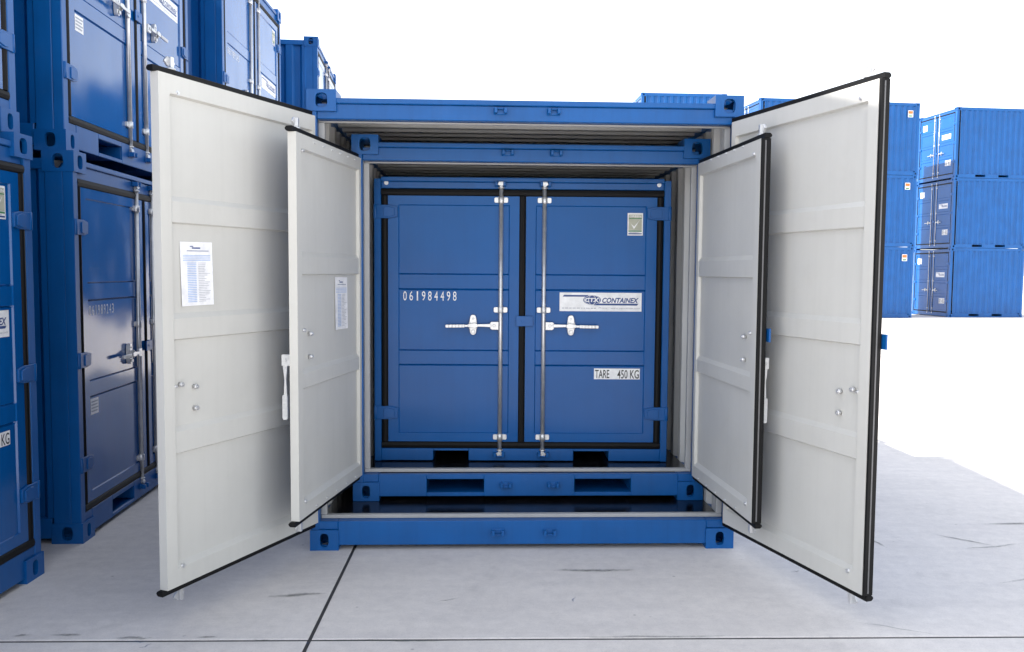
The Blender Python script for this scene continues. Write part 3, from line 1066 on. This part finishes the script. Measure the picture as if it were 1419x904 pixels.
row = [
    (-2.436, -2.640, 0, 0.3, 'blue container with black door seal at the bottom of the foremost stack of the row'),
    (-2.470, -2.655, 1, 0.8, 'blue container on the second tier of the foremost stack of the row'),
    (-2.485, -2.58, 2, 0.5, 'blue container on the third tier of the foremost stack of the row'),
    (-2.484, 0.038, 0, 3.6, 'blue container standing on concrete beside the open left doors'),
    (-2.528, 0.045, 1, 3.0, 'blue container with bright lock rods, second tier beside the open left doors'),
    (-2.49, -0.37, 2, -2.5, 'blue container on the third tier beside the open left doors'),
    (-2.59, 2.93, 0, 2.0, 'blue container at the foot of the two-high stack in mid row'),
    (-2.60, 2.93, 1, 1.8, 'blue container topping the two-high stack in mid row'),
    (-2.47, 6.09, 0, 5.5, 'blue container at the foot of the last stack of the row'),
    (-2.468, 6.092, 1, 5.7, 'blue container topping the last stack, its corrugated side showing past the row'),
]
for k in range(4):  # unseen rear stacks, added to block sun coming through the row's gaps
    for lv in range(3):
        row.append((-5.25, -1.75 + 2.3 * k, lv, 0.6, 'unseen blue container added to block sun, %s tier of the rear row, %s' % (
            ('bottom', 'second', 'third')[lv], ('behind the foremost stack', 'backing the stack beside the doors', 'backing the two-high stack', 'backing the last stack')[k])))
for i, (x, y, lv, yw, lab) in enumerate(row):
    o = proto8 if i == 0 else copy_tree(proto8)
    row_place(o, x, y, lv, yw, lab)

# ---------------------------------------------------------------- far stacks across the yard
def far_proto(L, pockets):
    c = dict(post=0.11, sill=0.16, head=0.15, rod_x=0.149, far=True, side_pockets=pockets, pitch=0.23)
    r = container('storage_container', 2.438, 2.591, L, c)
    w = 1.219 - 0.11 - 0.042 - 0.025
    sp = dict(hem=0.07, rod_in=0.13, guide_z=[0.3, 1.35, 2.3], handle_z=1.0, hinge_z=[0.6, 1.3, 2.0], far=True,
              small_label=(0.12, 0.40, 2.0, 2.22), logo=(-0.75, -0.2, 1.5, 1.68), tare=(-0.5, -0.15, 0.5, 0.7))
    place_closed(r, 2.438, c, w, 0.205, 2.39, b_o, sp)
    return r


def far_place(o, x, y, level, yawdeg, label, group):
    """(x, y): ground corner between the door end and the side facing the camera; doors look along -X"""
    a = R(-90 + yawdeg)
    # local corner (+hw, 0) -> near corner
    c_, s_ = math.cos(a), math.sin(a)
    o.location = (x - 1.219 * c_, y - 1.219 * s_, level * 2.5915)
    o.rotation_euler.z = a
    tag(o, label, 'container', group)


tiers = ('bottom', 'middle', 'top')
pA = far_proto(6.058, (0.52, 0.88))
MB().box(1.2075, 1.2105, 5.60, 5.80, 2.08, 2.32).build('side_badge', ['label'], pA)
MB().box(1.2106, 1.2125, 5.615, 5.785, 2.20, 2.30).build('badge_print', ['print_orange'], pA)
MB().box(1.2106, 1.2125, 5.63, 5.77, 2.10, 2.15).build('badge_print', ['print_green'], pA)
for k in range(3):
    o = pA if k == 0 else copy_tree(pA)
    far_place(o, 8.67 + 0.015 * k, 25.65, k, 7.6, 'long blue corrugated container, %s tier of the widest stack across the yard' % tiers[k], 'stacked containers across the yard')
pB = far_proto(2.95, (0.26, 0.66))
for k in range(3):
    o = pB if k == 0 else copy_tree(pB)
    far_place(o, 16.33 + 0.02 * k, 27.07, k, 5.5 + 0.3 * k, 'short blue container with lock rods showing, %s tier of the stack beside the widest one' % tiers[k], 'stacked containers across the yard')
pC = far_proto(2.99, (0.30, 0.66))
for k in range(3):
    o = pC if k == 0 else copy_tree(pC)
    far_place(o, 4.396, 24.95, k, 3.0, 'blue container on the %s tier of the stack directly behind the nested containers' % tiers[k], 'stacked containers across the yard')


# ---------------------------------------------------------------- paper notices taped inside the left doors
def notice(wm, zbase, x0, x1, z0, z1, tilt, label):
    """sheet on the leaf's inside face; leaf frame wm"""
    W, H = x1 - x0, z1 - z0
    mb = MB()
    n = 6
    yb = -0.0175
    # slightly curled sheet with thickness
    def yy(u, v):
        return yb + 0.004 * (2 * u - 1) ** 2 * (1 - v) + 0.001
    for s_ in (0, 1):
        for i in range(n):
            u0, u1 = i / n, (i + 1) / n
            q = [(u0 * W, yy(u0, 0) - 0.0006 * s_, 0), (u1 * W, yy(u1, 0) - 0.0006 * s_, 0), (u1 * W, yy(u1, 1) - 0.0006 * s_, H), (u0 * W, yy(u0, 1) - 0.0006 * s_, H)]
            if not s_:
                q.reverse()
            mb.quad(q)
    o = mb.build('paper_notice', ['paper'])
    tag(o, label, 'notice')
    o.matrix_world = wm @ Matrix.Translation((x0, 0, z0)) @ Matrix.Rotation(tilt, 4, 'Y')
    rr = random.Random(5)
    for nm, mat_, rows in (('heading_print', 'print_blue', [(0.93, 0.30, 0.40, 0.012), (0.905, 0.36, 0.62, 0.02), (0.86, 0.2, 0.88, 0.009)]),
                           ('table_print', 'print_pale', None), ('body_print', 'print_grey', None)):
        pm = MB()

        def bar(u0, u1, v, h):
            y = max(yy(u0, v), yy(u1, v), yy((u0 + u1) / 2, v)) + 0.0012
            pm.box(u0 * W, u1 * W, y - 0.0005, y, v * H - h * H / 2, v * H + h * H / 2)
        if rows:
            for v, u0, u1, h in rows:
                bar(1 - u1, 1 - u0, v, h)
        elif nm == 'table_print':
            for v in (0.79, 0.765, 0.735, 0.71):
                bar(0.07, 0.93, v, 0.010)
            for k in range(23):
                v = 0.67 - 0.0275 * k
                bar(0.52, 0.80, v, 0.012)
        else:
            for k in range(23):
                v = 0.67 - 0.0275 * k
                bar(0.08 + rr.random() * 0.2, 0.46, v, 0.006)
        pm.build(nm, [mat_], o)
    return o


notice(mOL, 0, 0.816, 1.020, 1.430, 1.722, R(0.8), 'white printed notice on the wide left door of the largest container')
notice(mML, 0, 0.225, 0.432, 1.095, 1.395, R(-0.8), 'white printed notice on the left door of the middle-sized container')

# ---------------------------------------------------------------- scuffs on the concrete
def scuff_mark(pts, w, mat_):
    me = bpy.data.meshes.new('scuff_mark')
    n = len(pts)
    V, F, UV = [], [], []
    for i, (x, y) in enumerate(pts):
        p = Vector((x, y))
        d = (Vector(pts[min(i + 1, n - 1)]) - Vector(pts[max(i - 1, 0)])).normalized()
        nrm = Vector((-d.y, d.x))
        ww = w * (0.35 + 0.65 * math.sin(math.pi * (i + 0.5) / n))
        for s_ in (-1, 0, 1):
            q = p + nrm * ww * s_
            V.append((q.x, q.y, 0.003))
            UV.append((0.75 * math.sin(math.pi * (i + 0.2) / (n - 0.6)) if s_ == 0 else 0.0, 0))
    for i in range(n - 1):
        for k in range(2):
            F.append((3 * i + k, 3 * i + k + 1, 3 * i + k + 4, 3 * i + k + 3))
    me.from_pydata(V, [], F)
    ul = me.uv_layers.new(name='UVMap')
    for lp in me.loops:
        ul.data[lp.index].uv = UV[lp.vertex_index]
    me.materials.append(M[mat_])
    o = link('scuff_mark', me, gr)
    o.matrix_parent_inverse = (Matrix.Rotation(R(1.6), 4, 'Z')).inverted()
    return o


def seg(a, b, n=6, j=0.008):
    rr = random.Random(int((a[0] * 31 + b[1] * 17) * 1000))
    return [(a[0] + (b[0] - a[0]) * k / (n - 1) + rr.uniform(-j, j), a[1] + (b[1] - a[1]) * k / (n - 1) + rr.uniform(-j, j)) for k in range(n)]


for a, b, w, m_ in [
    ((-2.16, -1.21), (-2.08, -1.20), 0.016, 'scuff'), ((-2.0, -1.195), (-1.86, -1.20), 0.020, 'scuff'), ((-1.72, -1.22), (-1.54, -1.225), 0.020, 'scuff'),
    ((-1.36, -1.21), (-1.26, -1.215), 0.014, 'scuff'), ((-1.13, -1.235), (-1.0, -1.24), 0.012, 'scuff'), ((-0.86, -1.235), (-0.2, -1.225), 0.012, 'scuff'),
    ((-1.52, -1.27), (-1.56, -1.33), 0.008, 'scuff_blue'), ((-1.66, -1.262), (-1.52, -1.264), 0.006, 'scuff_blue'),
    ((-1.42, -1.21), (-1.415, -1.195), 0.006, 'scuff_blue'), ((-0.875, -1.262), (-0.86, -1.262), 0.010, 'scuff_blue'),
    ((2.60, 0.34), (2.86, 0.10), 0.020, 'scuff'), ((2.62, 0.05), (3.05, 0.16), 0.014, 'scuff'), ((2.15, 0.32), (2.20, 0.05), 0.018, 'scuff'),
    ((3.0, 0.55), (3.5, 0.60), 0.03, 'scuff'), ((2.5, -0.5), (3.4, -0.2), 0.02, 'scuff'), ((1.55, -0.98), (1.9, -1.13), 0.006, 'scuff'),
    ((0.25, -1.18), (1.0, -1.16), 0.012, 'scuff'), ((-0.35, -0.80), (-0.25, -0.75), 0.008, 'scuff'), ((0.3, -0.8), (0.32, -0.72), 0.008, 'scuff_blue'),
    ((-2.0, 0.75), (-1.75, 1.05), 0.015, 'scuff'), ((-2.05, 0.95), (-1.8, 0.85), 0.012, 'scuff'), ((1.5, -0.35), (1.56, -0.33), 0.010, 'scuff'),
    ((-1.2, -0.75), (-0.9, -0.70), 0.03, 'scuff'), ((0.2, -0.35), (0.7, -0.33), 0.03, 'scuff')]:
    scuff_mark(seg(a, b), w, m_)
